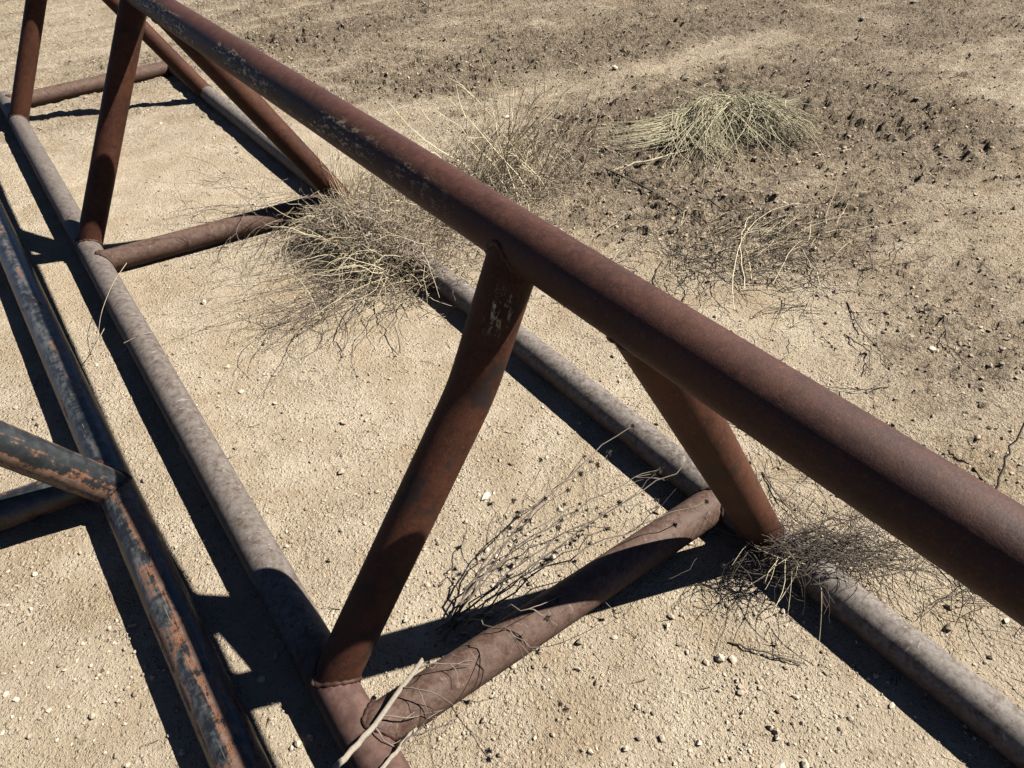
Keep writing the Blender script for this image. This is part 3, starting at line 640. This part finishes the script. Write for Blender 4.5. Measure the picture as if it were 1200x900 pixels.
# -- low dead weeds on the outer side of that rail
rg = np.random.default_rng(17); b0 = (1.0, -2.95, 0)
low = empty('dead_weed', b0, 'sparse low dead weed on sand outside the gray rail near the twig nest', 'weed')
S = Strands(b0)
for i in range(60):
    x, y = gauss_spot(rg, .98, -2.93, .12, .10); S.add(walk(rg, (x, y, gz(x, y)+.01), (rg.normal(0, 1), rg.normal(0, 1), .25), rg.uniform(.06, .22), 7, .22, .04), .0013, .0006)
S.build('branchlets', M['twig'], low, 'stuff')
rg = np.random.default_rng(18); b0 = (1.0, -2.35, 0)
low = empty('dead_weed', b0, 'sparse low dead weed on sand under the near top rail behind right leg', 'weed')
S = Strands(b0)
for i in range(70):
    x, y = gauss_spot(rg, .98, -2.36, .16, .16); S.add(walk(rg, (x, y, gz(x, y)+.01), (rg.normal(0, 1), rg.normal(0, 1), .12), rg.uniform(.06, .24), 7, .18, .03), .0012, .0006)
S.build('branchlets', M['stem'], low, 'stuff')

# -- bleached sticks lying over the corner of rail and cross pipe
def stick(pts, r0, r1, label, seed, forks):
    rg = np.random.default_rng(seed); pts = np.array(pts, float); b = tuple(pts[0]); t = np.linspace(0, 1, 22); s = np.linspace(0, 1, len(pts))
    P = np.stack([np.interp(t, s, pts[:, k]) for k in range(3)], 1); P[1:-1] += rg.standard_normal((20, 3))*.0012
    S = Strands(b); S.add(P, r0, r1, 9); S.add(P+np.array((.002, .003, .002)), r0*.75, r1*.7, 7)
    o = S.build('pale_stick', M['bleached']); o.location = b; tag(o, label, 'stick')
    for j, d, L in forks:
        S = Strands(b); Q = walk(rg, P[j], d, L, 9, .22, .01, False); S.add(Q, .0022, .0009, 5)
        for k in (3, 5, 6): S.add(walk(rg, Q[k], Q[k]-Q[k-1]+rg.standard_normal(3)*.02, L*.4, 5, .2, 0, False), .0012, .0006, 3)
        f = S.build('side_twig', M['stem'], o)
    return o
stick([(-1.0, -2.43, .155), (-.72, -2.325, .140), (-.60, -2.285, .126), (-.428, -2.225, .145)], .0080, .0052, 'bleached forked stick lying across corner of gray rail and cross pipe', 1, [(15, (.8, -.6, .2), .16), (20, (1, -.25, .1), .14), (18, (.5, -.8, .3), .13), (14, (.1, -.8, .15), .16)])
stick([(-.80, -2.46, .135), (-.64, -2.385, .128), (-.52, -2.345, .112)], .0052, .0032, 'thinner bleached stick lying on gray rail end beside forked stick', 2, [(16, (.8, .2, .3), .12), (19, (.7, -.5, .1), .12)])

# -- single straws lying over the left-hand rails
def straw(pts, label, seed):
    S = Strands(pts[0]); p = np.array(pts, float); t = np.linspace(0, 1, 14); s = np.linspace(0, 1, len(p)); P = np.stack([np.interp(t, s, p[:, k]) for k in range(3)], 1)
    for _ in range(2): P[1:-1] = (P[:-2]+2*P[1:-1]+P[2:])/4
    S.add(P, .0015, .0008, 5); o = S.build('straw', M['weed']); o.location = pts[0]; tag(o, label, 'straw')
straw([(-.69, -.30, .10), (-.62, -.31, .118), (-.50, -.30, .09), (-.36, -.22, .02)], 'single pale straw lying over the gray rail west of weed', 1)
straw([(-.52, .32, .12), (-.62, .16, .125), (-.72, -.02, .10), (-.80, -.2, .03)], 'thin curved straw hooked over gray rail by middle cross pipe', 2)
straw([(-.70, .05, .02), (-.82, -.22, .05), (-.90, -.42, .118), (-.98, -.62, .06)], 'thin straw leaning over the blue-black painted rail', 3)

# -- short bits of straw and twig strewn over the dirt
rg = np.random.default_rng(19)
for name, mat, n, r, lab in (('straw_chaff', 'straw', 1500, .0014, 'short broken bits of pale straw strewn over the dirt'), ('twig_litter', 'twig', 1500, .0016, 'short broken bits of dark twig strewn over the dirt')):
    S = Strands(); px, py = in_view(n*3, 1.3, 8, .8, rg); c = churn_at(px, py)
    near = np.maximum(BL(px, py, .6, -.1, .9, .9), np.maximum(BL(px, py, 1.9, -.9, 1.1, 1.2), BL(px, py, .9, -2.6, .5, .5)))
    keep = rg.uniform(0, 1, len(px)) < .04+.35*c+.5*near; px, py = px[keep], py[keep]; hz = height(px, py)
    for x, y, z in zip(px, py, hz):
        a = rg.uniform(0, 6.28); L = rg.uniform(.01, .06); S.add(walk(rg, (x, y, z+.003), (math.cos(a), math.sin(a), .08), L, 4, .15, 0, False), r*rg.uniform(.5, 1.1), r*.4)
    o = S.build(name, M[mat], None, 'stuff'); tag(o, lab, name.replace('_', ' '))
